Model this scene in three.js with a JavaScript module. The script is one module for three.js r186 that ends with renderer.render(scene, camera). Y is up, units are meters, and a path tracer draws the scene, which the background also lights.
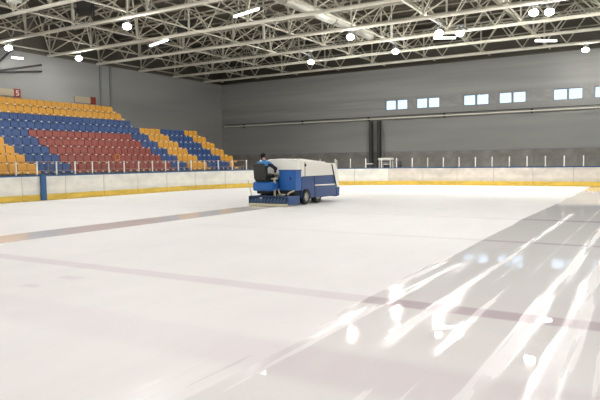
import * as THREE from 'three';
import { RoundedBoxGeometry } from 'three/addons/geometries/RoundedBoxGeometry.js';
import { TextGeometry } from 'three/addons/geometries/TextGeometry.js';
import { FontLoader } from 'three/addons/loaders/FontLoader.js';
import { MarchingCubes } from 'three/addons/objects/MarchingCubes.js';
import { RectAreaLightUniformsLib } from 'three/addons/lights/RectAreaLightUniformsLib.js';
import { mergeGeometries } from 'three/addons/utils/BufferGeometryUtils.js';

// ---------------------------------------------------------------- camera, sky, exposure
const scene = new THREE.Scene();
const camera = new THREE.PerspectiveCamera(2 * Math.atan(200 / 591) * 180 / Math.PI, 1.5, 0.1, 300);
camera.position.set(0, 1.6, 0);
camera.rotation.set(-Math.atan(38 / 591), 31 * Math.PI / 180, -0.0126, 'YXZ');
scene.background = new THREE.Color(0.60, 0.78, 1.0);          // clear daylight beyond the high windows
scene.backgroundIntensity = 0.62;
const FLOOD_RADIANCE = 170;                                   // brightness of each floodlight's light
const FLOOD_SPILL = 90;                                        // light that its bulging lens spills sideways
const FLOOD_GLOW = 14;                                        // brightness of its lens to the eye
const TUBE_RADIANCE = 12;
const renderer = new THREE.WebGLRenderer({ antialias: true });
renderer.toneMapping = THREE.LinearToneMapping;
renderer.toneMappingExposure = 2.6;
renderer.shadowMap.enabled = true;
RectAreaLightUniformsLib.init();

// ---------------------------------------------------------------- helpers
const V = (x, y, z) => new THREE.Vector3(x, y, z);
function rng(seed) { let s = seed >>> 0; return () => { s = (s * 1664525 + 1013904223) >>> 0; return s / 4294967296; }; }
const rand = rng(20240611);
const names = new Map();
function numbered(name) {
  const n = names.get(name) ?? 0; names.set(name, n + 1);
  return n ? `${name}_${String(n).padStart(3, '0')}` : name;
}
const C = (hex) => new THREE.Color(hex);
const std = (o) => new THREE.MeshStandardMaterial(o);
function thing(name, label, category, [x, y, z] = [0, 0, 0], turn = 0, group) {
  const o = new THREE.Group(); o.name = numbered(name); scene.add(o);
  o.position.set(x, y, z); o.rotation.y = turn;
  o.userData = { label, category }; if (group) o.userData.group = group;
  return o;
}
function structure(name) {
  const o = new THREE.Group(); o.name = name; o.userData = { kind: 'structure' }; scene.add(o); return o;
}
function part(name, geometry, material, parent, at, turn, label) {
  const m = new THREE.Mesh(geometry, material); m.name = name; parent.add(m);
  if (at) m.position.set(...at);
  if (turn) m.rotation.set(...turn);
  if (label) m.userData.label = label;
  m.castShadow = m.receiveShadow = true;
  return m;
}
function structMesh(name, geometry, material, at) {
  const m = part(name, geometry, material, scene, at); m.userData.kind = 'structure'; return m;
}
const box = (x, y, z) => new THREE.BoxGeometry(x, y, z);
const rbox = (x, y, z, r = 0.02, s = 2) => new RoundedBoxGeometry(x, y, z, s, r);
const cyl = (r, h, n = 12, r2 = r) => new THREE.CylinderGeometry(r2, r, h, n);
const unitTube = new THREE.CylinderGeometry(1, 1, 1, 8, 1);
const UP = V(0, 1, 0);
function rod(name, a, b, r, material, parent, geometry = unitTube) {         // a straight round bar from a to b
  const d = b.clone().sub(a), L = d.length();
  const m = part(name, geometry, material, parent);
  m.position.copy(a).addScaledVector(d, 0.5);
  m.quaternion.setFromUnitVectors(UP, d.divideScalar(L));
  m.scale.set(r, L, r);
  return m;
}
function bent(points, r, seg = 24, n = 7) {
  return new THREE.TubeGeometry(new THREE.CatmullRomCurve3(points.map((p) => V(...p))), seg, r, n, false);
}
// value noise
const hash = (x, y) => { let h = (x * 374761393 + y * 668265263) | 0; h = Math.imul(h ^ (h >>> 13), 1274126177); return ((h ^ (h >>> 16)) >>> 0) / 4294967296; };
function noise(x, y) {
  const ix = Math.floor(x), iy = Math.floor(y), fx = x - ix, fy = y - iy, u = fx * fx * (3 - 2 * fx), v = fy * fy * (3 - 2 * fy);
  const a = hash(ix, iy), b = hash(ix + 1, iy), c = hash(ix, iy + 1), d = hash(ix + 1, iy + 1);
  return a + (b - a) * u + (c - a) * v + (a - b - c + d) * u * v;
}
const fbm = (x, y, o = 4) => { let s = 0, a = 0.5; for (let i = 0; i < o; i++) { s += a * noise(x, y); x = x * 2.03 + 7.1; y = y * 2.03 + 3.7; a *= 0.5; } return s; };
const smooth = (a, b, x) => { const t = Math.min(1, Math.max(0, (x - a) / (b - a))); return t * t * (3 - 2 * t); };
function dataTexture(w, h, fill, srgb = false, float = false) {
  const d = float ? new Float32Array(w * h * 4) : new Uint8Array(w * h * 4), px = [0, 0, 0, 1];
  for (let j = 0, k = 0; j < h; j++) for (let i = 0; i < w; i++, k += 4) {
    px[3] = 1; fill((i + 0.5) / w, (j + 0.5) / h, px);
    for (let c = 0; c < 4; c++) d[k + c] = float ? px[c] : Math.max(0, Math.min(255, px[c] * 255 + 0.5));
  }
  const t = new THREE.DataTexture(d, w, h, THREE.RGBAFormat, float ? THREE.FloatType : THREE.UnsignedByteType);
  t.magFilter = THREE.LinearFilter; t.minFilter = THREE.LinearFilter; t.wrapS = t.wrapT = THREE.ClampToEdgeWrapping;
  if (srgb) t.colorSpace = THREE.SRGBColorSpace;
  t.needsUpdate = true; return t;
}

// ---------------------------------------------------------------- materials
function mottled(r, g, b, amount, sx = 6, sy = 6) {
  const t = dataTexture(256, 256, (u, v, p) => { const k = 1 - amount * (1 - 1.07 * fbm(u * sx, v * sy, 5)) * 1.6; p[0] = r * k; p[1] = g * k; p[2] = b * k; }, true);
  t.wrapS = t.wrapT = THREE.MirroredRepeatWrapping; return t;
}
const M = {
  wall: std({ map: mottled(0.66, 0.66, 0.645, 0.10), roughness: 0.85 }),
  cladding: std({ map: mottled(0.62, 0.605, 0.58, 0.14), roughness: 0.7 }),
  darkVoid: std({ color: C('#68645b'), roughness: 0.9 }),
  deck: std({ color: C('#6c685f'), roughness: 0.9 }),
  purlin: std({ color: C('#77705f'), roughness: 0.8 }),
  concrete: std({ map: mottled(0.60, 0.59, 0.57, 0.2), roughness: 0.9 }),
  pipe: std({ color: C('#ebe6d8'), roughness: 0.55 }),
  truss: std({ color: C('#d6d2c2'), roughness: 0.6 }),
  trussDark: std({ color: C('#bdb9a9'), roughness: 0.65 }),
  duct: std({ color: C('#b5b3a8'), roughness: 0.45, metalness: 0.3 }),
  steelDark: std({ color: C('#3c3b3a'), roughness: 0.6 }),
  white: std({ color: C('#eeede6'), roughness: 0.5 }),
  black: std({ color: C('#1a1b1d'), roughness: 0.6 }),
  boards: std({ map: mottled(0.95, 0.94, 0.90, 0.09, 5, 3), roughness: 0.35 }),
  boardsWarm: std({ map: mottled(0.90, 0.865, 0.815, 0.12, 5, 3), roughness: 0.35 }),
  yellow: std({ map: mottled(0.96, 0.81, 0.33, 0.12, 9, 2), roughness: 0.4 }),
  blueCap: std({ color: C('#2f5d8c'), roughness: 0.4 }),
  glass: new THREE.MeshPhysicalMaterial({ color: 0xffffff, transmission: 1, thickness: 0, roughness: 0.02, ior: 1.3 }),
  windowGlass: new THREE.MeshPhysicalMaterial({ color: 0xffffff, transmission: 1, thickness: 0, roughness: 0, ior: 1.2 }),
  frame: std({ color: C('#8b8d90'), roughness: 0.6 }),
  lens: std({ color: 0xffffff, emissive: new THREE.Color(1, 0.99, 0.95), emissiveIntensity: FLOOD_GLOW }),
  tube: std({ color: 0xffffff, emissive: new THREE.Color(0.97, 0.99, 1), emissiveIntensity: 5 }),
  housing: std({ color: C('#8d8f90'), roughness: 0.5, metalness: 0.3 }),
  rail: std({ color: C('#a58265'), roughness: 0.5 }),
  orange: std({ color: C('#d9822e'), roughness: 0.5 }),
  signWhite: std({ color: C('#d9d5cb'), roughness: 0.6 }),
  signPale: std({ color: C('#b9ab93'), roughness: 0.7 }),
  signRed: std({ color: C('#8d2f24'), roughness: 0.6 }),
};

// ---------------------------------------------------------------- the hall shell
const HX0 = -38, HX1 = 13, HZ0 = -48, HZ1 = 16, HY = 12.6, EAVE = 9.5;
const midX = (HX0 + HX1) / 2, midZ = (HZ0 + HZ1) / 2, LX = HX1 - HX0, LZ = HZ1 - HZ0;
structMesh('floor', box(LX + 1, 0.4, LZ + 1), M.concrete, [midX, -0.26, midZ]);
const ceiling = structure('ceiling');
part('roof_deck', box(LX + 1, 0.3, LZ + 1), M.deck, ceiling, [midX, HY + 0.15, midZ]);
for (let z = HZ0 + 1.2; z < -8; z += 1.55) part('purlin', box(LX, 0.2, 0.12), M.purlin, ceiling, [midX, HY - 0.1, z]);
const wallLeft = structure('wall_left');
part('wall_face', box(0.4, EAVE, LZ), M.wall, wallLeft, [HX0 - 0.2, EAVE / 2, midZ]);
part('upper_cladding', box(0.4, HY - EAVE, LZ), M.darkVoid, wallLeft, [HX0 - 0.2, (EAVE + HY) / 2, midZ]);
const wallRight = structure('wall_right');
part('wall_face', box(0.4, EAVE, LZ), M.wall, wallRight, [HX1 + 0.2, EAVE / 2, midZ]);
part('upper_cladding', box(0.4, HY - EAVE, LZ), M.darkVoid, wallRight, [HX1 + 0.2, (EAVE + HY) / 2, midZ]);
const wallNear = structure('wall_near');
part('wall_face', box(LX + 0.8, EAVE, 0.4), M.wall, wallNear, [midX, EAVE / 2, HZ1 + 0.2]);
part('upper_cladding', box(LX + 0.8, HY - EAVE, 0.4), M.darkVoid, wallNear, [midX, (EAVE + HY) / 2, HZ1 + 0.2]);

// end wall with its row of high windows: built as panels round the openings
const wallEnd = structure('wall_end');
const WY0 = 5.95, WY1 = 6.82;
const openings = [];
for (const bay of [-20.15, -13.4, -6.67, 0.08]) for (const dx of [0, 2.78]) openings.push([bay + dx, bay + dx + 2.04]);
openings.sort((a, b) => a[0] - b[0]);
part('wall_face', box(LX + 0.8, WY0, 0.4), M.wall, wallEnd, [midX, WY0 / 2, HZ0 - 0.2]);
part('wall_face', box(LX + 0.8, EAVE - WY1, 0.4), M.wall, wallEnd, [midX, (WY1 + EAVE) / 2, HZ0 - 0.2]);
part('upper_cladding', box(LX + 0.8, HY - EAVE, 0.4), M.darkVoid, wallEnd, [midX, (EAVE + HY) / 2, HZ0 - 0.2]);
{
  let x = HX0 - 0.4;
  for (const [a, b] of [...openings, [HX1 + 0.4, 0]]) {
    part('wall_face', box(a - x, WY1 - WY0, 0.4), M.wall, wallEnd, [(a + x) / 2, (WY0 + WY1) / 2, HZ0 - 0.2]);
    x = b;
  }
}
openings.forEach(([a, b], i) => {
  const w = structure(`window_${i + 1}`), cx = (a + b) / 2, cy = (WY0 + WY1) / 2, z = HZ0 - 0.16, W = b - a, H = WY1 - WY0;
  for (const y of [WY0 + 0.03, WY1 - 0.03]) part('window_frame', box(W, 0.06, 0.12), M.frame, w, [cx, y, z]);
  for (const x of [a + 0.03, b - 0.03]) part('window_frame', box(0.06, H - 0.12, 0.12), M.frame, w, [x, cy, z]);
  part('mullion', box(0.16, H - 0.12, 0.12), M.frame, w, [cx, cy, z]);
  for (const s of [-1, 1]) part('pane', box((W - 0.28) / 2, H - 0.12, 0.012), M.windowGlass, w, [cx + s * (W / 4 + 0.01), cy, z]);
});
// darker cladding along the foot of the end wall, in upright panels
for (let x = HX0 + 0.02, i = 0; x < HX1 - 0.5; x += 3, i++)
  part('wainscot_panel', box(Math.min(2.985, HX1 - x - 0.01), 2.35 + 0.0, 0.06), M.cladding, wallEnd, [x + Math.min(1.5, (HX1 - x) / 2), 1.175, HZ0 + 0.03]);
part('wainscot_cap', box(LX - 0.04, 0.06, 0.1), M.frame, wallEnd, [midX, 2.38, HZ0 + 0.05]);
// two slender steel columns against the end wall
for (const x of [-21.2, -20.45]) {
  const c = structure(numbered('column'));
  part('web', box(0.08, 5.1, 0.26), M.steelDark, c, [x, 2.49, HZ0 + 0.6]);
  for (const s of [-1, 1]) part('flange', box(0.28, 5.1, 0.04), M.steelDark, c, [x, 2.49, HZ0 + 0.6 + s * 0.15]);
  part('base_plate', box(0.45, 0.04, 0.5), M.steelDark, c, [x, -0.04, HZ0 + 0.6]);
}
// columns of the left wall
for (const z of [-32.6, -33.6]) {
  const c = structure(numbered('column'));
  part('shaft', box(0.14, EAVE, 0.16), M.frame, c, [HX0 + 0.08, EAVE / 2, z]);
}

// ---------------------------------------------------------------- ice
const IX0 = -23.75, IX1 = 9, IZ0 = -37.25, IZ1 = 4, RAD = 12;
const edgeAt = (z) => -3.02 + 0.10 * (fbm(z * 0.23, 3.3) - 0.5) * 2;
function iceAt(x, z) {                                        // wetness 0..1 at a place on the rink
  // resurfaced lane on the right
  const fray = (fbm(x * 5.5, z * 0.16 + 9, 4) - 0.5);           // long streaks along the lane
  const nearFade = smooth(-3.2, -6.2, z);
  let w = smooth(-0.06 - 0.55 * (1 - nearFade), 0.07 + 0.5 * (1 - nearFade), x - edgeAt(z) + fray * (0.25 + 1.5 * smooth(-14, -4, z)));
  const streak = (x0, half, z0, z1, s) => {
    const along = smooth(z0, z0 + 2.5, z) * smooth(z1, z1 - 1.2, z), n = fbm(x * 14, z * 0.5 + x0 * 7, 3);
    return s * along * (0.35 + 0.4 * fbm(x * 30, z * 1.3, 3)) * smooth(half * 1.2, half * 0.1, Math.abs(x - x0 - 0.05 * (fbm(z * 0.2, x0 * 3) - 0.5))) * smooth(0.2, 0.5, n + 0.12);
  };
  let dry = 0;
  dry = Math.max(dry, streak(-2.02, 0.12, -20.5, -3.9, 0.75), streak(-1.45, 0.06, -26, -7.5, 0.45), streak(-1.02, 0.14, -24, -3.5, 0.75), streak(-0.62, 0.16, -18, -3.2, 0.9), streak(0.1, 0.2, -30, -3.5, 0.8), streak(0.9, 0.25, -30, -5, 0.6),
    streak(-2.82, 0.10, -9.5, -6.2, 0.8), streak(-2.66, 0.08, -6.9, -4.2, 0.8), streak(-2.45, 0.05, -12, -6, 0.4), streak(-2.9, 0.06, -6, -4.3, 0.8));
  dry = Math.max(dry, 0.5 * smooth(0.52, 0.70, fbm(x * 9 + 4, z * 0.35, 4)) * smooth(-13, -5, z));
  w *= 1 - dry;
  // fresh track behind the machine
  const t = smooth(-12.86, -12.78, x + 0.06 * fray) * smooth(-11.5, -11.6, x + 0.08 * fray) * smooth(-18.3, -18, z);
  w = Math.max(w, 0.96 * t);
  return w;
}
const band = (z, z0, half, soft) => smooth(half + soft, half, Math.abs(z - z0));
const TW = 2048;
const iceColor = dataTexture(TW, TW, (u, v, p) => {
  const x = IX0 + u * (IX1 - IX0), z = IZ1 + v * (IZ0 - IZ1);
  const w = iceAt(x, z), n = fbm(x * 0.5, z * 0.35), f = fbm(x * 3, z * 1.1, 4);
  const warm = smooth(-14, -3, z);
  let k = 0.955 + 0.03 * (n - 0.5) + 0.02 * (f - 0.5);
  let r = k, g = k - 0.006 - 0.012 * warm, b = k - 0.012 - 0.006 * warm;
  const wet = [0.945, 0.935, 0.93]; wet[0] += 0.025 * warm; wet[1] += 0.015 * warm; wet[2] += 0.02 * warm;
  r += (wet[0] - r) * w; g += (wet[1] - g) * w; b += (wet[2] - b) * w;
  // painted lines under the ice, seen faintly through frost and clearly through water
  const see = 0.22 + 0.34 * w;
  let ln = 0.25 * band(z, -6.2, 0.13, 0.07) + 0.2 * band(z, -11.9, 0.08, 0.08) * (0.35 + 0.65 * smooth(-9, -1, x)) + 0.3 * band(z, -16.5, 0.12, 0.1) * (0.25 + 0.75 * smooth(-6, 0, x)) + 0.09 * band(z, -4.0, 0.22, 0.3);
  for (const [x0, x1, z0, z1] of [[-7.75, -6.95, -4.35, -4.15], [-7.3, -6.9, -4.95, -4.7], [-7.35, -6.85, -5.6, -5.3]])
    ln += 0.2 * smooth(x0, x0 + 0.12, x) * smooth(x1, x1 - 0.12, x) * smooth(z0, z0 + 0.1, z) * smooth(z1, z1 - 0.1, z) * (0.5 + f);
  ln *= see;
  r -= ln * 0.72; g -= ln; b -= ln * 0.82;
  p[0] = r; p[1] = g; p[2] = b;
}, true);
const iceRough = dataTexture(TW, TW, (u, v, p) => {
  const x = IX0 + u * (IX1 - IX0), z = IZ1 + v * (IZ0 - IZ1);
  const w = iceAt(x, z), f = fbm(x * 6, z * 1.2, 4);
  p[0] = f; p[1] = 0.62 + 0.2 * (f - 0.5) + (0.03 - 0.62) * smooth(0.32, 0.98, w); p[2] = 0; p[3] = 0.22 + 0.78 * smooth(0.4, 0.98, w);
});
const iceBump = dataTexture(2048, 1024, (u, v, p) => {
  const x = IX0 + u * (IX1 - IX0), z = IZ1 + v * (IZ0 - IZ1);
  p[0] = p[1] = p[2] = fbm(x * 1.7, z * 0.9 + 5, 4) + 0.10 * fbm(x * 11, z * 2.2, 3);
}, false, true);
const iceShape = new THREE.Shape();                            // drawn in (x, -z)
iceShape.moveTo(IX0, -IZ1); iceShape.lineTo(IX1, -IZ1); iceShape.lineTo(IX1, -IZ0); iceShape.lineTo(IX0 + RAD, -IZ0);
iceShape.absarc(IX0 + RAD, -IZ0 - RAD, RAD, Math.PI / 2, Math.PI, false); iceShape.lineTo(IX0, -IZ1);
const iceGeo = new THREE.ExtrudeGeometry(iceShape, { depth: 0.05, bevelEnabled: false, curveSegments: 24 });
iceGeo.rotateX(-Math.PI / 2); iceGeo.translate(0, -0.05, 0);
{
  const p = iceGeo.attributes.position, uv = iceGeo.attributes.uv;
  for (let i = 0; i < p.count; i++) uv.setXY(i, (p.getX(i) - IX0) / (IX1 - IX0), (IZ1 - p.getZ(i)) / (IZ1 - IZ0));
}
structMesh('ice_floor', iceGeo, new THREE.MeshPhysicalMaterial({ map: iceColor, roughness: 1, roughnessMap: iceRough, specularIntensity: 1, specularIntensityMap: iceRough, bumpMap: iceBump, bumpScale: 0.0022, ior: 1.33 }));

// ---------------------------------------------------------------- rink boards
// path along the inner face of the boards: left side, rounded corner, end
const BX = -23.8, BZ = -37.3, Z_NEAR = -9.2, X_FAR = 8.2;
const straight1 = (BZ + RAD) - Z_NEAR, arc = RAD * Math.PI / 2;
const L1 = -straight1, L2 = L1 + arc, L3 = L2 + X_FAR - (BX + RAD);
function along(s) {                                            // -> x, z, outward normal
  if (s < L1) return [BX, Z_NEAR - s, -1, 0];
  if (s < L2) { const a = (s - L1) / RAD; return [BX + RAD - RAD * Math.cos(a), BZ + RAD - RAD * Math.sin(a), -Math.cos(a), -Math.sin(a)]; }
  return [BX + RAD + (s - L2), BZ, 0, -1];
}
function strip(s0, s1, y0, y1, d0, d1, n = 4) {                // solid slab following the boards; d = distance outward
  const g = new THREE.BufferGeometry(), pos = [], uv = [], idx = [];
  const ring = (s) => { const [x, z, nx, nz] = along(s); return [[d0, y0], [d0, y1], [d1, y1], [d1, y0]].map(([d, y]) => [x + nx * d, y, z + nz * d]); };
  const quad = (a, b, c, d, ua, ub) => {
    const k = pos.length / 3; pos.push(...a, ...b, ...c, ...d); uv.push(ua, 0, ub, 0, ub, 1, ua, 1); idx.push(k, k + 1, k + 2, k, k + 2, k + 3);
  };
  let prev = ring(s0);
  for (let i = 1; i <= n; i++) {
    const cur = ring(s0 + (s1 - s0) * i / n);
    for (let e = 0; e < 4; e++) { const f = (e + 1) % 4; quad(prev[e], cur[e], cur[f], prev[f], (i - 1) / n + s0 * 0.37, i / n + s0 * 0.37); }
    prev = cur;
  }
  const a = ring(s0), b = ring(s1);
  quad(a[0], a[1], a[2], a[3], 0, 1); quad(b[3], b[2], b[1], b[0], 0, 1);
  g.setAttribute('position', new THREE.Float32BufferAttribute(pos, 3)); g.setAttribute('uv', new THREE.Float32BufferAttribute(uv, 2)); g.setIndex(idx);
  g.computeVertexNormals(); return g;
}
const boards = thing('rink_boards', 'white rink boards with yellow kick plate, blue top rail and low clear glass', 'barrier');
{
  const P = 2.25;
  let k = 0;
  for (let s = 0; s < L3 - 0.3; s += P, k++) {
    const e = Math.min(s + P - 0.022, L3), curved = s + P > L1 && s < L2;
    part('board_panel', strip(s, e, 0.28, 1.1, 0.0, 0.06, curved ? 4 : 1), s > L2 - 4 ? M.boardsWarm : M.boards, boards);
    part('kick_plate', strip(s, e, 0.0, 0.275, -0.015, 0.06, curved ? 4 : 1), M.yellow, boards);
    part('top_rail', strip(s, e + 0.022, 1.1, 1.16, -0.02, 0.10, curved ? 4 : 1), M.blueCap, boards);
    part('rear_frame', strip(s, s + 0.09, 0.0, 1.1, 0.06, 0.16, 1), M.frame, boards);
  }
  const Q = 1.02;
  for (let s = 0.4; s < L3 - 0.1; s += Q) {
    const [x, z, nx, nz] = along(s);
    const p = part('glass_post', rbox(0.055, 0.62, 0.055, 0.012, 1), M.white, boards, [x + nx * 0.04, 1.465, z + nz * 0.04], [0, Math.atan2(nx, nz), 0]);
    p.userData.label = 'white glass post';
    if (s + Q < L3) part('glass_pane', strip(s + 0.035, s + Q - 0.035, 1.16, 1.74, 0.034, 0.044, 1), M.glass, boards);
  }
  // blue gate post standing on the inner face of the left boards
  const z = -16.95;
  part('gate_post', rbox(0.1, 1.17, 0.28, 0.02, 1), M.blueCap, boards, [BX + 0.075, 0.6, z], null, 'blue gate post');
}

// ---------------------------------------------------------------- grandstand and seats
const rowX = (k) => -26.2 - 0.85 * k, rowTop = (k) => 1.7 + 0.45 * k + 0.006 * k * k;
const standEnd = (k) => (k >= 6 ? -29.6 : k === 0 ? -34.6 : -35.6);
const stand = thing('grandstand', 'stepped grey concrete grandstand rising behind the left rink boards', 'grandstand');
for (let k = 0; k < 9; k++) {
  const y = rowTop(k) - 0.84, z0 = standEnd(k), z1 = -9;
  part('step', box(0.85, y, z1 - z0), M.concrete, stand, [rowX(k) + 0.175, y / 2 - 0.03, (z0 + z1) / 2]);
}
part('back_parapet', box(0.14, 0.75, 20.4), M.concrete, stand, [rowX(8) - 0.45, rowTop(8) - 0.6, -19.3]);
part('end_parapet', box(4.4, 1.4, 0.14), M.concrete, stand, [-28.6, 0.67, -35.72]);

function seatMaterial(hex) { return new THREE.MeshPhysicalMaterial({ color: C(hex), roughness: 0.5, clearcoat: 0.08, clearcoatRoughness: 0.3 }); }
const seatMats = { yellow: seatMaterial('#d59c2c'), blue: seatMaterial('#1b447c'), red: seatMaterial('#8a3a2c') };
// one seat: faces +x, origin on the tread below the middle of its backrest
const backGeo = (() => {
  const s = new THREE.Shape(), w = 0.225, h = 0.40;
  s.moveTo(-w, 0); s.lineTo(w, 0); s.lineTo(w, h - 0.1); s.quadraticCurveTo(w, h, w - 0.11, h); s.lineTo(-w + 0.11, h); s.quadraticCurveTo(-w, h, -w, h - 0.1); s.lineTo(-w, 0);
  const g = new THREE.ExtrudeGeometry(s, { depth: 0.03, bevelEnabled: true, bevelSize: 0.01, bevelThickness: 0.01, bevelSegments: 1, curveSegments: 4 });
  const p = g.attributes.position;                               // dish it
  for (let i = 0; i < p.count; i++) p.setZ(i, p.getZ(i) + 0.9 * p.getX(i) ** 2);
  g.rotateY(Math.PI / 2); g.rotateZ(0.14); g.computeVertexNormals(); return g;
})();
const panGeo = (() => {
  const s = new THREE.Shape();                                   // side profile: flat pan with rolled front lip
  s.moveTo(0.0, 0.0); s.lineTo(0.02, 0.045); s.quadraticCurveTo(0.2, -0.005, 0.36, 0.03); s.quadraticCurveTo(0.43, 0.03, 0.43, -0.07); s.lineTo(0.40, -0.07); s.quadraticCurveTo(0.4, -0.01, 0.33, -0.01); s.lineTo(0.0, 0.0);
  const g = new THREE.ExtrudeGeometry(s, { depth: 0.43, bevelEnabled: true, bevelSize: 0.008, bevelThickness: 0.012, bevelSegments: 1, curveSegments: 4 });
  g.translate(0, 0, -0.215); return g;
})();
const bracketGeo = mergeGeometries([box(0.05, 0.42, 0.30).translate(0.03, 0.21, 0), box(0.30, 0.04, 0.05).translate(0.17, 0.41, 0.12), box(0.30, 0.04, 0.05).translate(0.17, 0.41, -0.12)]);
const plateGeo = box(0.008, 0.05, 0.12);
function makeSeat(color) {
  const o = new THREE.Group();
  part('backrest', backGeo, seatMats[color], o, [0.0, 0.43, 0]);
  part('seat_pan', panGeo, seatMats[color], o, [0.02, 0.43, 0]);
  part('bracket', bracketGeo, M.frame, o);
  part('number_plate', plateGeo, M.white, o, [0.462, 0.40, 0.0]);
  return o;
}
const seatProto = { yellow: makeSeat('yellow'), blue: makeSeat('blue'), red: makeSeat('red') };
function seatColor(k, z) {
  if (k >= 7) return 'yellow';
  if (k >= 5 && z < -18.35 && z > -29.2) return 'blue';
  const edges = [[-18.35, 'yellow'], [-20.6, 'blue'], [-27.8, 'red'], [-29.2, 'blue'], [-31.6, 'yellow'], [-33.75, 'blue'], [-99, 'yellow']];
  return edges.find(([e]) => z > e)[1];
}
const ORD = ['first', 'second', 'third', 'fourth', 'fifth', 'sixth', 'seventh', 'eighth', 'ninth', 'tenth', 'eleventh', 'twelfth', 'thirteenth', 'fourteenth', 'fifteenth', 'sixteenth', 'seventeenth', 'eighteenth', 'nineteenth', 'twentieth', 'twenty-first', 'twenty-second', 'twenty-third', 'twenty-fourth', 'twenty-fifth', 'twenty-sixth', 'twenty-seventh', 'twenty-eighth', 'twenty-ninth', 'thirtieth'];
const ROWNAME = ['front row', 'second row', 'third row', 'fourth row', 'fifth row', 'sixth row', 'seventh row', 'row below the top', 'top row'];
camera.updateMatrixWorld(true); camera.updateProjectionMatrix();
const frameX = (x, y, z) => { const v = V(x, y, z).project(camera); return (v.x + 1) * 300; };
for (let k = 0; k < 9; k++) {
  const count = { yellow: 0, blue: 0, red: 0 };
  for (let z = -15.6; z > standEnd(k) + 0.2; z -= 0.5) {
    if (frameX(rowX(k), rowTop(k), z) < -9) continue;
    const c = seatColor(k, z), o = seatProto[c].clone();
    o.name = numbered('stadium_seat'); scene.add(o);
    o.position.set(rowX(k) - 0.03, rowTop(k) - 0.86, z + (rand() - 0.5) * 0.012);
    o.rotation.y = (rand() - 0.5) * 0.03;
    const n = count[c]++;
    o.userData = { label: `${c} plastic stadium seat in the ${ROWNAME[k]}, ${ORD[n]} ${c} one from the left`, category: 'seat', group: 'plastic seats of the grandstand' };
  }
}
// hand rail in front of the seats
{
  const r = thing('hand_rail', 'thin beige hand rail along the front of the grandstand', 'railing');
  rod('rail', V(-25.15, 1.76, -10), V(-25.15, 1.76, -34.6), 0.018, M.rail, r);
  rod('rail', V(-25.15, 1.35, -10), V(-25.15, 1.35, -34.6), 0.012, M.rail, r);
  for (let z = -10.2; z > -34.7; z -= 2.02) rod('post', V(-25.15, -0.06, z), V(-25.15, 1.75, z), 0.015, M.rail, r);
}
{
  const o = thing('orange_frame_sign', 'small orange framed panel fixed to the grandstand hand rail', 'sign', [-25.06, 1.98, -22.5]);
  for (const s of [-1, 1]) { part('frame', box(0.03, 0.34, 0.05), M.orange, o, [0, 0, s * 0.13]); part('frame', box(0.03, 0.05, 0.21), M.orange, o, [0, s * 0.145, 0]); }
  part('panel', box(0.015, 0.24, 0.21), std({ color: C('#8a4a2c'), roughness: 0.6 }), o);
  part('clamp', box(0.02, 0.16, 0.04), M.orange, o, [-0.045, -0.2, 0]);
}

// ---------------------------------------------------------------- section signs and braces on the left wall
const font = await new FontLoader().loadAsync('fonts/droid/droid_sans_bold.typeface.json');
for (const [z, text, label] of [[-25.1, '5', 'long pale sign ending in a red square with white 5'], [-31.55, '', 'pale sign with red end square on the far left wall']]) {
  const o = thing('section_sign', label, 'sign', [HX0 + 0.06, 6.6, z]);
  part('plate', box(0.06, 0.46, 1.5), M.signPale, o, [0, 0, 0.75]);
  part('number_square', box(0.07, 0.56, 0.50), M.signRed, o, [0, 0, -0.25], null, 'dark red number square');
  if (text) {
    const g = new TextGeometry(text, { font, size: 0.36, depth: 0.01, curveSegments: 4 }); g.computeBoundingBox();
    g.translate(-(g.boundingBox.min.x + g.boundingBox.max.x) / 2, -0.18, 0);
    part('number', g, M.signWhite, o, [0.035, 0, -0.25], [0, Math.PI / 2, 0], 'white number 5');
  }
}
{
  const o = thing('wall_brace', 'dark steel strut fan on the grey wall above the yellow seats', 'brace', [HX0, 0, 0]);
  rod('strut', V(0.25, 7.75, -23.2), V(0.25, 8.75, -27.2), 0.07, M.steelDark, o);
  rod('strut', V(0.25, 7.75, -23.2), V(0.25, 8.3, -27.2), 0.06, M.steelDark, o);
  rod('strut', V(0.25, 7.75, -23.2), V(0.25, 9.6, -25.1), 0.07, M.steelDark, o);
  part('gusset', box(0.5, 0.5, 0.4), M.steelDark, o, [0.25, 7.75, -23.2]);
}
// pipe along the end wall under the windows
{
  const o = thing('wall_pipe', 'long pale pipe running along the end wall below the windows', 'pipe', [0, 5.24, HZ0 + 0.3]);
  rod('pipe', V(-37.5, 0, 0), V(12.5, 0, 0), 0.06, M.pipe, o);
  rod('pipe', V(-37.5, 0.2, -0.1), V(12.5, 0.2, -0.1), 0.03, M.steelDark, o);
  for (let x = -35.9; x < 12; x += 6.75) { part('pipe_clamp', rbox(0.16, 0.34, 0.22, 0.03, 1), M.steelDark, o, [x + 0.8, 0.02, -0.1]); part('bracket', box(0.05, 0.05, 0.3), M.steelDark, o, [x + 0.8, -0.1, -0.15]); }
}
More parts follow.
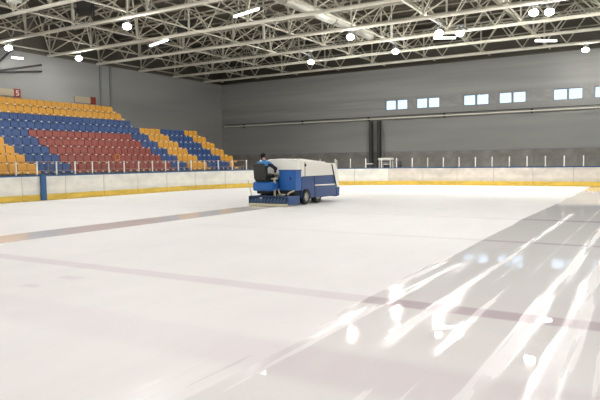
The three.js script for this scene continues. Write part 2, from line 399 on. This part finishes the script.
// things standing behind the end boards
{
  const o = thing('frame_stand', 'small white-topped frame stand behind the far end boards', 'stand', [-17.15, -0.06, -41]);
  part('top', rbox(1.05, 0.16, 0.6, 0.04, 2), M.white, o, [0, 1.8, 0]);
  for (const [x, z] of [[-0.46, -0.24], [0.46, -0.24], [-0.46, 0.24], [0.46, 0.24]]) rod('leg', V(x, 0, z), V(x * 0.94, 1.74, z), 0.03, M.white, o);
  part('shelf', box(0.9, 0.04, 0.5), M.white, o, [0, 1.0, 0]);
  part('cross_bar', box(0.9, 0.05, 0.04), M.steelDark, o, [0, 1.62, 0.24]);
  const b = thing('equipment_box', 'dark box with pale lid on the shelf of white-topped stand', 'box', [-17.1, 0.965, -41]);
  part('body', rbox(0.34, 0.36, 0.3, 0.03, 2), M.black, b, [0, 0.18, 0]);
  part('lid', rbox(0.37, 0.06, 0.33, 0.02, 2), M.white, b, [0, 0.385, 0]);
  const c = thing('equipment_box', 'small dark box left of the two steel columns behind end boards', 'box', [-18.55, -0.06, -41.2]);
  part('body', rbox(0.36, 1.42, 0.34, 0.03, 2), M.steelDark, c, [0, 0.71, 0]);
  part('lid', rbox(0.42, 0.07, 0.4, 0.02, 2), M.white, c, [0, 1.455, 0]);
  const d = thing('round_bin', 'dark round bin right of the white-topped stand', 'bin', [-16.2, -0.06, -41.1]);
  part('body', new THREE.LatheGeometry([[0, 0], [0.2, 0], [0.24, 1.3], [0.25, 1.32], [0.2, 1.6], [0, 1.68]].map(([x, y]) => new THREE.Vector2(x, y)), 16), M.steelDark, d);
  part('rim', new THREE.TorusGeometry(0.245, 0.02, 6, 18), M.black, d, [0, 1.31, 0], [Math.PI / 2, 0, 0]);
}

// ---------------------------------------------------------------- roof trusses
const BY = 9.5, TY = 11.75, CELL = 4.4;
const trussZ = [-14.7, -19.3, -23, -27.9, -32.3, -36.75, -40.9, -45.2];
const trussLabels = ['nearest white tubular roof truss overhead', 'white tubular roof truss crossing the top left corner', 'white roof truss carrying the floodlight at upper left', 'white roof truss passing beneath the slanting tube light',
  'white roof truss carrying the floodlight at upper middle', 'white roof truss above the far end boards', 'white roof truss just beyond the end boards', 'white roof truss nearest the end wall with windows'];
trussZ.forEach((z, j) => {
  const o = thing('roof_truss', trussLabels[j], 'roof truss', [0, 0, z]);
  rod('bottom_chord', V(HX0 + 0.05, BY, 0), V(HX1 - 0.05, BY, 0), 0.11, M.pipe, o);
  rod('top_chord', V(HX0 + 0.05, TY, 0), V(HX1 - 0.05, TY, 0), 0.07, M.truss, o);
  rod('middle_chord', V(HX0 + 0.05, 10.6, 0), V(HX1 - 0.05, 10.6, 0), 0.045, M.trussDark, o);
  const half = CELL / 3;
  let up = true;
  for (let x = HX0 + 0.3; x < HX1 - half; x += half, up = !up)
    rod('diagonal', V(x, up ? BY + 0.1 : TY - 0.05, 0), V(x + half, up ? TY - 0.05 : BY + 0.1, 0), 0.042, j % 2 ? M.truss : M.trussDark, o);
  for (let x = HX0 + 0.3; x < HX1; x += CELL) rod('vertical', V(x, BY + 0.1, 0), V(x, TY, 0), 0.065, M.truss, o);
  // spatial web towards the next truss: four struts from each node to a grid of upper nodes
  const next = trussZ[j + 1] === undefined ? null : (trussZ[j + 1] - z);
  if (next !== null) {
    for (let x = HX0 + 0.3 + CELL / 2; x < HX1 - CELL; x += CELL) {
      for (const [xa, za] of [[-CELL / 2, 0], [CELL / 2, 0], [-CELL / 2, next], [CELL / 2, next]])
        rod('strut', V(x + xa, BY + 0.2, za), V(x, TY, next / 2), 0.043, M.truss, o);
      part('node_ball', new THREE.SphereGeometry(0.11, 8, 6), M.truss, o, [x, TY, next / 2]);
    }
    rod('upper_grid_chord', V(HX0 + 0.3, TY, next / 2), V(HX1 - 0.3, TY, next / 2), 0.05, M.trussDark, o);
  }
});
const tieNames = [];
for (let x = HX0 + 0.3; x < HX1; x += CELL) tieNames.push(x);
for (const x of tieNames) {
  rod('tie_rod', V(x, BY + 0.28, HZ0 + 0.05), V(x, BY + 0.28, -12), 0.055, M.truss, ceiling);
  rod('tie_rod', V(x + CELL / 2, TY + 0.05, HZ0 + 0.05), V(x + CELL / 2, TY + 0.05, -12), 0.05, M.trussDark, ceiling);
}
// big duct slung along the roof
{
  const o = thing('air_duct', 'thick grey air duct slanting across the roof trusses', 'duct', [-16.8, 10.15, 0]);
  for (let z = -21; z > -37.5; z -= 2.75) {
    part('duct_section', new THREE.CylinderGeometry(0.33, 0.33, 2.7, 20).rotateX(Math.PI / 2), M.duct, o, [0, 0, z - 1.36]);
    part('flange', new THREE.TorusGeometry(0.34, 0.03, 6, 20), M.duct, o, [0, 0, z]);
  }
  for (const z of [-22.5, -28.5, -34.5]) rod('hanger', V(0, 0.3, z), V(0, 2.4, z), 0.02, M.steelDark, o);
}
// hanging rods with thick lower sleeves
for (const [x, z, label] of [[-28.9, -23, 'white hanging rod with thick sleeve left of the upper-left floodlight'], [-14.95, -36.75, 'white hanging rod with thick sleeve right of the middle floodlight'],
  [-22.0, -32.3, 'thin white hanging rod at the end of the slanting tube light'], [-23, -23, 'short white hanging rod right of the upper-left floodlight']]) {
  const o = thing('hanger_rod', label, 'hanger', [x, BY, z]);
  rod('rod', V(0, 0.9, 0), V(0, HY - BY, 0), 0.045, M.white, o);
  rod('sleeve', V(0, 0.1, 0), V(0, 1.0, 0), 0.1, M.white, o);
}

// ---------------------------------------------------------------- lamps
// a floodlight: housing, cooling fins, yoke and a glowing lens, with a light of the lens's size just in front of it
const lensGeo = new THREE.LatheGeometry([[0, -0.15], [0.09, -0.14], [0.17, -0.1], [0.22, -0.04], [0.235, 0.01], [0.21, 0.06], [0.13, 0.11], [0, 0.12]].map(([x, y]) => new THREE.Vector2(x, y)), 20), shellGeo = new THREE.LatheGeometry([[0, 0.38], [0.09, 0.38], [0.11, 0.3], [0.15, 0.12], [0.155, 0.1], [0.14, 0.1], [0.13, 0.12]].map(([x, y]) => new THREE.Vector2(x, y)), 20);
function floodlight(x, z, label, group, tilt = 0.30, power = 1, turn = Math.atan2(-x, -z)) {   // lens tilted out of the vertical, turned towards the near ice
  const o = thing('floodlight', label, 'floodlight', [x, 9.0, z], turn, group);
  const nearest = trussZ.reduce((a, t) => (Math.abs(t - z) < Math.abs(a - z) ? t : a)), dz = nearest - z;
  const head = new THREE.Group(); head.name = 'lamp_head'; o.add(head); head.rotation.set(-tilt, 0, 0);
  part('shell', shellGeo, M.housing, head); part('lens', lensGeo, M.lens, head, [0, 0.0, 0], null, 'glowing white lens');
  for (const s of [-1, 1]) rod('yoke', V(s * 0.13, 0.28, -0.06), V(s * 0.16, 0.46, -0.05), 0.02, M.housing, o);
  rod('yoke', V(-0.17, 0.46, -0.05), V(0.17, 0.46, -0.05), 0.02, M.housing, o);
  rod('stem', V(0, 0.46, -0.05), V(0, 0.52, -0.05), 0.03, M.housing, o);
  if (Math.abs(dz) > 0.3 && Math.abs(dz) < 4) rod('arm', V(0, 0.5, 0), V(-Math.sin(turn) * dz, 0.5, Math.cos(turn) * dz), 0.04, M.housing, o);
  const l = new THREE.RectAreaLight(new THREE.Color(1, 0.985, 0.955), FLOOD_RADIANCE * power, 0.4, 0.4);
  l.position.set(0, -0.17, 0); l.lookAt(0, -1.17, 0); l.name = 'flood_lamp';
  head.add(l);
  const spill = new THREE.PointLight(new THREE.Color(1, 0.985, 0.955), FLOOD_SPILL * power, 0, 2); spill.position.set(0, -0.07, 0); spill.shadow.radius = 6; spill.castShadow = true; spill.name = 'spill_lamp'; head.add(spill);
  return o;
}
floodlight(-24.55, -23, 'bright floodlight hanging under the truss above the left stand', null);
floodlight(-15.75, -32.3, 'single bright floodlight above the middle of the far ice');
floodlight(-10.0, -35.1, 'right floodlight of the pair beside a tube light in the middle roof');
floodlight(-10.95, -34.2, 'dimmer left lamp of the pair beside a tube light in the middle roof');
floodlight(-5.45, -32.3, 'left one of the two brightest floodlights at upper right');
floodlight(-4.75, -32.6, 'right one of the two brightest floodlights at upper right');
floodlight(-4.25, -45.2, 'floodlight in front of the end wall above the windows', undefined, 0.3, 0.5);
floodlight(-35.1, -23, 'floodlight hanging before the grey wall above the yellow seats', undefined, 0.3, 0.08);
floodlight(-34.6, -27.9, 'floodlight over the back rows of yellow seats', undefined, 0.3, 0.6);
floodlight(-22.1, -38.6, 'floodlight above the far rounded corner of the rink');
floodlight(-15.3, -38.3, 'floodlight between the single middle floodlight and the end wall');
// the rows of lamps that go on overhead, outside the picture
for (const z of [-14.7, -23, -32.3, -5, 5]) for (const x of [-27, -15.5, -4.5, 6.5]) {
  if (z === -32.3 && x < 0) continue;
  if (z === -23 && x < -20) continue;
  if (frameX(x, 9, z) > 0 && frameX(x, 9, z) < 600 && z < -20 && x < 0) continue;
  floodlight(x, z, 'overhead floodlight in the lamp rows above the near ice', 'overhead floodlights above the near ice', 0.25);
}
function tubeLight(a, b, label) {
  const d = b.clone().sub(a), L = d.length(), c = a.clone().addScaledVector(d, 0.5);
  const o = thing('tube_light', label, 'tube light', c.toArray(), Math.atan2(-d.z, d.x));
  part('batten', box(L, 0.06, 0.11), M.white, o, [0, 0.075, 0]);
  part('tube', new THREE.CylinderGeometry(0.045, 0.045, L - 0.06, 10).rotateZ(Math.PI / 2), M.tube, o, null, null, 'glowing tube');
  for (const s of [-1, 1]) rod('hanger', V(s * L * 0.35, 0.12, 0), V(s * L * 0.35, HY - 0.2 - a.y, 0), 0.012, M.housing, o);
  const l = new THREE.RectAreaLight(new THREE.Color(0.97, 0.99, 1), TUBE_RADIANCE, L - 0.1, 0.12);
  l.position.set(0, -0.09, 0); l.lookAt(0, -1.09, 0); l.name = 'tube_lamp'; o.add(l);
  return o;
}
tubeLight(V(-19.28, 9.3, -25.55), V(-17.25, 9.3, -24.94), 'long bright tube light slanting beside the grey air duct');
tubeLight(V(-28.53, 9.3, -28.66), V(-26.24, 9.3, -27.92), 'tube light over the top end of the grandstand');
tubeLight(V(-12.2, 9.3, -36.9), V(-10.98, 9.3, -37.67), 'short tube light beside the pair of lamps in the middle roof');
tubeLight(V(-6.92, 9.3, -41.59), V(-5.7, 9.3, -42.43), 'short tube light below the two brightest floodlights');
tubeLight(V(-37.3, 8.85, -24.6), V(-37.0, 8.85, -25.3), 'small tube light before the wall above the yellow seats');
// dark loudspeakers hung in the roof
for (const [x, z, label] of [[-26.7, -22.1, 'black loudspeaker cluster hung in the trusses at upper left'], [-25.5, -28.6, 'black loudspeaker hung above the end of the slanting lamp row']]) {
  const o = thing('loudspeaker', label, 'loudspeaker', [x, 10.1, z], 0.6);
  part('cabinet', rbox(0.8, 0.75, 0.6, 0.05, 2), M.black, o);
  part('grille', rbox(0.7, 0.65, 0.04, 0.02, 1), M.steelDark, o, [0, 0, 0.31]);
  for (const s of [-1, 1]) rod('hanger', V(s * 0.3, 0.37, 0), V(s * 0.3, 2.4, 0), 0.015, M.steelDark, o);
}
{
  const o = thing('white_roof_box', 'white square box fixed beside the top left roof pipe', 'box', [-27.0, 9.75, -18.1]);
  part('body', rbox(0.62, 0.42, 0.5, 0.04, 2), M.white, o);
  part('cover', rbox(0.54, 0.34, 0.04, 0.02, 1), M.signWhite, o, [0, 0, 0.26]);
  rod('stem', V(0, 0.2, 0), V(0, 1.9, 0), 0.03, M.white, o);
}

// ---------------------------------------------------------------- ice resurfacer
const paint = (hex, r = 0.35) => new THREE.MeshPhysicalMaterial({ color: C(hex), roughness: r, clearcoat: 0.4, clearcoatRoughness: 0.2 });
const K = { lattice: std({ color: C('#5c7188'), roughness: 0.5 }), blue: paint('#134785'), blueBright: paint('#1c62b0'), cream: paint('#f8f5ec', 0.45), rubber: std({ color: C('#191a1b'), roughness: 0.85 }), hub: std({ color: C('#cfccc2'), roughness: 0.5 }), beige: std({ color: C('#c9c0a4'), roughness: 0.6 }), dark: std({ color: C('#15181d'), roughness: 0.7 }), steel: std({ color: C('#8b95a0'), roughness: 0.4, metalness: 0.6 }), frameBlue: std({ color: C('#17365c'), roughness: 0.5 }), seatDark: std({ color: C('#34332f'), roughness: 0.75 }) };
const zam = thing('ice_resurfacer', 'blue and white ice resurfacing machine crossing the rink', 'ice resurfacer', [-12.1, 0, -19.8]);
// local: x to its right, +z to its rear; side profiles are drawn as (z, y) and pushed out along x
function side(points, x0, x1, material, name, bevel = 0.02, holes) {
  const s = new THREE.Shape(); points.forEach((p, i) => {
    if (!i) s.moveTo(p[0], p[1]); else if (p.length === 2) s.lineTo(p[0], p[1]); else s.absarc(p[2], p[3], p[4], p[5], p[6], false);
  });
  const g = new THREE.ExtrudeGeometry(s, { depth: x1 - x0 - 2 * bevel, bevelEnabled: bevel > 0, bevelSize: bevel, bevelThickness: bevel, bevelSegments: 2, curveSegments: 10 });
  g.translate(0, 0, bevel); g.rotateY(-Math.PI / 2); g.scale(-1, 1, 1);  // (z, y, depth) -> (depth, y, z)
  const idx = g.index; if (idx) for (let i = 0; i < idx.count; i += 3) { const t = idx.getX(i); idx.setX(i, idx.getX(i + 1)); idx.setX(i + 1, t); }
  else for (const a of Object.values(g.attributes)) for (let i = 0; i < a.count; i += 3) for (let c = 0; c < a.itemSize; c++) { const t = a.array[i * a.itemSize + c]; a.array[i * a.itemSize + c] = a.array[(i + 1) * a.itemSize + c]; a.array[(i + 1) * a.itemSize + c] = t; }
  g.translate(x0, 0, 0); g.computeVertexNormals();
  return part(name, g, material, zam);
}
const wr = 0.36, wzR = 0.72, wzF = -0.35;
// (the extrusion's z becomes x; its x (machine z) stays)
side([[-1.76, 0.24], [-1.70, 0.58], [-1.52, 1.04], [1.0, 1.04], [1.0, 0.26], [wzR + wr, 0.26], [0, 0, wzR, 0.26, wr, 0, Math.PI], [wzR - wr, 0.26]], -0.9, 0.9, K.blue, 'lower_body');
side([[-1.50, 1.06], [-1.33, 1.51], [1.04, 1.64], [1.04, 1.06]], -0.9, 0.9, K.cream, 'snow_tank', 0.03);
side([[-1.3, 1.53], [1.02, 1.65], [0.7, 1.71], [-1.1, 1.585]], -0.72, 0.72, K.cream, 'tank_lid', 0.015);
side([[-1.72, 0.57], [-1.53, 1.06], [-1.33, 1.53], [-1.60, 1.52], [-1.70, 1.46], [-1.97, 0.57]], -0.92, 0.92, K.cream, 'front_cowl', 0.015);
side([[-1.76, 0.2], [-1.95, 0.22], [-2.0, 0.54], [-1.74, 0.56]], -0.92, 0.92, K.blue, 'front_bumper', 0.02);
// hopper at the back of the tank, sloping up from the driver
{
  const s = new THREE.Shape(); s.moveTo(-0.66, 1.55); s.lineTo(-0.38, 1.15); s.lineTo(0.86, 1.15); s.lineTo(0.86, 1.66); s.quadraticCurveTo(0.3, 1.74, -0.1, 1.70);
  const g = new THREE.ExtrudeGeometry(s, { depth: 0.36, bevelEnabled: true, bevelSize: 0.02, bevelThickness: 0.02, bevelSegments: 2 });
  part('snow_hopper', g, K.cream, zam, [0, 0, 0.96]);
  part('vent_cap', rbox(0.34, 0.07, 0.16, 0.02, 1), K.dark, zam, [0.2, 1.71, 1.1]);
}
part('panel_seam', box(0.012, 0.52, 0.025), K.dark, zam, [0.906, 1.33, 0.78]);
part('latch', cyl(0.05, 0.03, 12).rotateZ(Math.PI / 2), K.dark, zam, [0.915, 1.48, 0.76]);
part('door_seam', box(0.012, 0.8, 0.02), K.dark, zam, [0.903, 0.66, 0.05]);
rod('nose_seam', V(0.92, 1.5, -1.33), V(0.92, 1.06, -1.52), 0.022, K.dark, zam);
rod('nose_seam', V(0.92, 1.06, -1.52), V(0.92, 0.58, -1.72), 0.022, K.dark, zam);
part('side_trim', rbox(0.03, 0.05, 1.66, 0.012, 1), K.cream, zam, [0.91, 0.69, -0.78], [-0.015, 0, 0], 'white trim strip');
part('body_trim', box(1.81, 0.03, 2.46), K.frameBlue, zam, [0, 1.05, -0.24]);
part('chassis', box(1.5, 0.28, 2.9), K.dark, zam, [0, 0.34, -0.2]);
rod('corner_mast', V(0.82, 0.6, -1.96), V(0.82, 1.66, -1.96), 0.014, K.cream, zam);
function wheel(x, z) {
  const sgn = Math.sign(x);
  const tire = part('wheel', new THREE.LatheGeometry([[0.16, -0.11], [0.24, -0.12], [0.285, -0.09], [0.3, -0.03], [0.3, 0.03], [0.285, 0.09], [0.24, 0.12], [0.16, 0.11]].map(([a, b]) => new THREE.Vector2(a, b)), 28), K.rubber, zam, [x, 0.3, z], [0, 0, -sgn * Math.PI / 2]);
  part('hub', new THREE.LatheGeometry([[0, 0.06], [0.06, 0.09], [0.09, 0.05], [0.15, 0.07], [0.205, 0.118], [0.22, 0.10], [0.2, 0.05]].map(([a, b]) => new THREE.Vector2(a, b)), 24), K.hub, tire);
  for (let i = 0; i < 6; i++) part('wheel_nut', cyl(0.014, 0.03, 6), K.steel, tire, [0.1 * Math.cos(i * 1.047), 0.085, 0.1 * Math.sin(i * 1.047)]);
}
wheel(0.82, wzR); wheel(-0.82, wzR); wheel(0.72, wzF); wheel(-0.72, wzF);
// rear machinery housing and hoses
part('rear_housing', rbox(0.72, 0.74, 0.44, 0.04, 2), K.blueBright, zam, [0.54, 0.92, 1.24]);
part('housing_lid', rbox(0.74, 0.05, 0.46, 0.02, 1), K.blue, zam, [0.54, 1.295, 1.24]);
part('housing_door', rbox(0.54, 0.5, 0.02, 0.008, 1), K.blueBright, zam, [0.52, 0.92, 1.466]);
part('housing_latch', rbox(0.05, 0.1, 0.03, 0.01, 1), K.dark, zam, [0.7, 1.0, 1.48]);
part('under_frame', box(1.1, 0.22, 0.44), K.dark, zam, [0.3, 0.46, 1.24]);
part('hose', bent([[0.18, 0.62, 1.5], [0.26, 0.46, 1.55], [0.42, 0.37, 1.58], [0.58, 0.38, 1.58], [0.7, 0.49, 1.54], [0.84, 0.55, 1.44]], 0.032), K.beige, zam);
part('hose', bent([[0.1, 0.39, 1.5], [0.28, 0.40, 1.6], [0.45, 0.42, 1.62], [0.55, 0.40, 1.62], [0.6, 0.385, 1.6]], 0.028), K.beige, zam);
// seat pod on the left
part('seat_pod', rbox(0.88, 0.34, 0.5, 0.09, 3), K.blueBright, zam, [-0.24, 0.72, 1.72]);
part('pod_under', rbox(0.62, 0.14, 0.46, 0.05, 2), K.dark, zam, [-0.22, 0.52, 1.68]);
part('seat_cushion', rbox(0.5, 0.12, 0.5, 0.05, 3), K.dark, zam, [-0.30, 0.95, 1.72]);
part('seat_back', rbox(0.5, 0.6, 0.1, 0.045, 3), K.seatDark, zam, [-0.29, 1.27, 2.03], [0.1, 0, 0], 'dark grey seat back');
part('foot_well', box(0.5, 0.06, 0.7), K.dark, zam, [-0.35, 0.34, 1.2]);
part('floor_support', box(0.34, 0.4, 0.3), K.dark, zam, [-0.0, 0.46, 1.45]);
// upright control post with a cross handle
rod('control_post', V(0.16, 0.36, 1.72), V(0.16, 1.0, 1.72), 0.04, K.beige, zam);
rod('post_handle', V(0.02, 1.0, 1.72), V(0.3, 1.01, 1.72), 0.03, K.beige, zam);
// steering column
rod('steering_column', V(-0.45, 0.6, 1.1), V(-0.45, 1.18, 1.3), 0.03, K.dark, zam);
part('steering_wheel', new THREE.TorusGeometry(0.19, 0.018, 8, 24), K.dark, zam, [-0.45, 1.2, 1.31], [-1.15, 0, 0]);
// conditioner: long sled dragged on the ice
part('blade_flap', rbox(1.7, 0.1, 0.5, 0.02, 1), K.beige, zam, [0.06, 0.052, 1.8], null, 'beige squeegee flap');
part('sled_back', box(1.6, 0.16, 0.05), K.frameBlue, zam, [0.06, 0.2, 1.98], [-0.35, 0, 0]);
part('sled_deck', rbox(1.64, 0.05, 0.55, 0.015, 1), K.frameBlue, zam, [0.06, 0.34, 1.71]);
for (let i = 0; i < 11; i++) rod('sled_lattice', V(-0.7 + i * 0.14, 0.11, 2.03), V(-0.62 + i * 0.14, 0.33, 1.98), 0.010, K.lattice, zam);
rod('sled_edge', V(-0.76, 0.36, 1.98), V(0.88, 0.36, 1.98), 0.025, K.frameBlue, zam);
part('sled_end', rbox(0.05, 0.32, 0.8, 0.02, 2), K.blue, zam, [0.9, 0.21, 1.6]);
part('sled_end', rbox(0.05, 0.32, 0.7, 0.02, 2), K.frameBlue, zam, [-0.78, 0.21, 1.68]);
for (const x of [-0.5, 0.6]) rod('lift_arm', V(x, 0.34, 1.8), V(x, 0.5, 1.2), 0.035, K.dark, zam);
rod('marker_pole', V(-0.72, 0.34, 1.93), V(-0.88, 0.95, 1.93), 0.022, K.beige, zam);

// ---------------------------------------------------------------- driver: one continuous figure
const smin = (a, b, k) => { const h = Math.max(k - Math.abs(a - b), 0) / k; return Math.min(a, b) - h * h * k * 0.25; };
function capsule(p, a, b, ra, rb) {
  const dx = b[0] - a[0], dy = b[1] - a[1], dz = b[2] - a[2], px = p[0] - a[0], py = p[1] - a[1], pz = p[2] - a[2];
  const t = Math.max(0, Math.min(1, (px * dx + py * dy + pz * dz) / (dx * dx + dy * dy + dz * dz + 1e-9)));
  return Math.hypot(px - dx * t, py - dy * t, pz - dz * t) - (ra + (rb - ra) * t);
}
function figure(bones, center, half, res, k, colorOf) {
  const mc = new MarchingCubes(res, new THREE.MeshBasicMaterial(), false, false, 120000);
  mc.isolation = 0;
  const n = res, h = n / 2, p = [0, 0, 0];
  for (let z = 0, q = 0; z < n; z++) for (let y = 0; y < n; y++) for (let x = 0; x < n; x++, q++) {
    p[0] = center[0] + (x - h) / h * half; p[1] = center[1] + (y - h) / h * half; p[2] = center[2] + (z - h) / h * half;
    let d = 9;
    for (const b of bones) d = smin(d, b[4] === undefined ? capsule(p, b[0], b[1], b[2], b[3]) : b[4](p), b[5] ?? k);
    mc.field[q] = -d;
  }
  mc.update();
  const c = mc.count, g = new THREE.BufferGeometry(), pos = new Float32Array(c * 3), nor = new Float32Array(c * 3), col = new Float32Array(c * 3);
  for (let i = 0; i < c; i++) {
    for (let j = 0; j < 3; j++) { pos[i * 3 + j] = center[j] + mc.positionArray[i * 3 + j] * half; nor[i * 3 + j] = mc.normalArray[i * 3 + j]; }
    colorOf(pos[i * 3], pos[i * 3 + 1], pos[i * 3 + 2]).toArray(col, i * 3);
  }
  g.setAttribute('position', new THREE.BufferAttribute(pos, 3)); g.setAttribute('normal', new THREE.BufferAttribute(nor, 3)); g.setAttribute('color', new THREE.BufferAttribute(col, 3));
  return g;
}
{
  const skin = C('#b98a6c'), navy = C('#1a1f2e'), sky = C('#3f86c4'), charcoal = C('#2a2a29'), pants = C('#171a24'), boot = C('#101010'), hair = C('#151210');
  // in the machine's own frame: hips at the seat, -z is forward
  const hip = [-0.48, 1.1, 1.78], chest = [-0.48, 1.47, 1.80], neck = [-0.47, 1.66, 1.74], head = [-0.56, 1.80, 1.68];
  const shR = [-0.28, 1.575, 1.76], elR = [-0.1, 1.37, 1.55], wrR = [-0.24, 1.25, 1.36], shL = [-0.68, 1.575, 1.76], elL = [-0.78, 1.34, 1.62], wrL = [-0.64, 1.24, 1.38];
  const knR = [-0.36, 1.08, 1.36], anR = [-0.3, 0.52, 1.24], knL = [-0.62, 1.08, 1.38], anL = [-0.58, 0.5, 1.3];
  const bones = [
    [hip, [-0.49, 1.28, 1.80], 0.17, 0.155], [[-0.49, 1.28, 1.80], chest, 0.155, 0.16], [[-0.38, 1.5, 1.79], [-0.58, 1.5, 1.79], 0.13, 0.13], [chest, neck, 0.1, 0.06],
    [shR, elR, 0.082, 0.06], [elR, wrR, 0.056, 0.04], [shL, elL, 0.082, 0.06], [elL, wrL, 0.056, 0.04],
    [[-0.42, 1.09, 1.74], knR, 0.105, 0.075], [knR, anR, 0.072, 0.05], [[-0.58, 1.09, 1.74], knL, 0.105, 0.075], [knL, anL, 0.072, 0.05],
    [[anR[0], 0.44, anR[2] + 0.05], [anR[0] + 0.02, 0.42, anR[2] - 0.16], 0.048, 0.04], [[anL[0], 0.42, anL[2] + 0.05], [anL[0], 0.42, anL[2] - 0.16], 0.048, 0.04],
    [neck, head, 0.058, 0.05]];
  const body = figure(bones, [-0.45, 1.12, 1.55], 0.8, 120, 0.05, (x, y, z) => {
    const arms = (x > -0.25 && y > 1.2) || (x < -0.7 && y > 1.2);
    if (y > 1.70) return skin;
    if (y < 0.5) return boot;
    if (y < 1.12) return pants;
    if (arms && y < 1.55) return navy;
    return y > 1.47 ? sky : charcoal;
  });
  // head on its own fine grid: skull, jaw, nose, brow, ears, lips
  const fwd = -1, H = (x, y, z) => [head[0] + x, head[1] + y, head[2] + fwd * z];
  const headGeo = figure([
    [H(0, 0.045, -0.015), H(0, 0.04, 0.02), 0.082, 0.078], [H(0, -0.02, 0.03), H(0, -0.065, 0.058), 0.062, 0.036], [H(0, -0.12, -0.02), H(0, -0.02, -0.01), 0.052, 0.055],
    [H(0, 0.018, 0.094), H(0, -0.018, 0.112), 0.008, 0.014], [H(-0.035, 0.03, 0.088), H(0.035, 0.03, 0.088), 0.010, 0.010], [H(-0.018, -0.048, 0.088), H(0.018, -0.048, 0.088), 0.007, 0.007],
    [H(0.08, 0.02, -0.01), H(0.083, -0.02, -0.006), 0.016, 0.01], [H(-0.08, 0.02, -0.01), H(-0.083, -0.02, -0.006), 0.016, 0.01],
    [H(0.032, 0.012, 0.082), H(0.032, 0.0121, 0.082), 0.012, 0.012], [H(-0.032, 0.012, 0.082), H(-0.032, 0.0121, 0.082), 0.012, 0.012]],
  [head[0], head[1], head[2]], 0.17, 96, 0.02, (x, y, z) => {
    const dy = y - head[1], dz = (z - head[2]) * fwd, dx = Math.abs(x - head[0]);
    if (dz > 0.088 && dx > 0.022 && dx < 0.043 && Math.abs(dy - 0.012) < 0.008) return hair;
    return dy > 0.02 && dz < 0.05 && dx < 0.079 || (dz < -0.01 && dy > -0.12) ? hair : skin;
  });
  // hands: palm, four unequal curled fingers and a thumb closing on the wheel rim
  function hand(w, s) {
    const [x, y, z] = w, b = [[[x, y, z], [x, y - 0.005, z - 0.07], 0.034, 0.036]];
    [0.9, 1.0, 0.95, 0.78].forEach((k, i) => {
      const fx = x + s * (0.027 - i * 0.018), p0 = [fx, y + 0.008, z - 0.07], p1 = [fx, y + 0.016, z - 0.07 - 0.042 * k], p2 = [fx, y - 0.012, z - 0.07 - 0.062 * k], p3 = [fx, y - 0.034, z - 0.07 - 0.045 * k];
      b.push([p0, p1, 0.0095, 0.009, undefined, 0.006], [p1, p2, 0.009, 0.0085, undefined, 0.004], [p2, p3, 0.0085, 0.008, undefined, 0.004]);
    });
    b.push([[x + s * 0.025, y - 0.005, z - 0.025], [x + s * 0.052, y - 0.018, z - 0.06], 0.013, 0.011, undefined, 0.012], [[x + s * 0.052, y - 0.018, z - 0.06], [x + s * 0.04, y - 0.035, z - 0.09], 0.011, 0.009, undefined, 0.004]);
    return figure(b, [x, y, z - 0.06], 0.12, 80, 0.02, () => skin);
  }
  const person = new THREE.Group(); person.name = 'person'; scene.add(person);
  person.position.set(-11.9, 0, -19.8);
  person.userData = { label: 'driver in dark jacket with blue shoulders seated on the ice resurfacer', category: 'person' };
  part('body', mergeGeometries([body, headGeo, hand(wrR, -1), hand(wrL, 1)]), std({ vertexColors: true, roughness: 0.8 }), person);
  const cap = new THREE.SphereGeometry(0.098, 20, 10, 0, Math.PI * 2, 0, Math.PI * 0.5); cap.scale(1, 0.95, 1.12);
  part('cap', cap, std({ color: C('#121316'), roughness: 0.9 }), person, [head[0], head[1] + 0.055, head[2] + 0.005], [0.08, 0, 0], 'dark knit cap');
}

renderer.render(scene, camera);
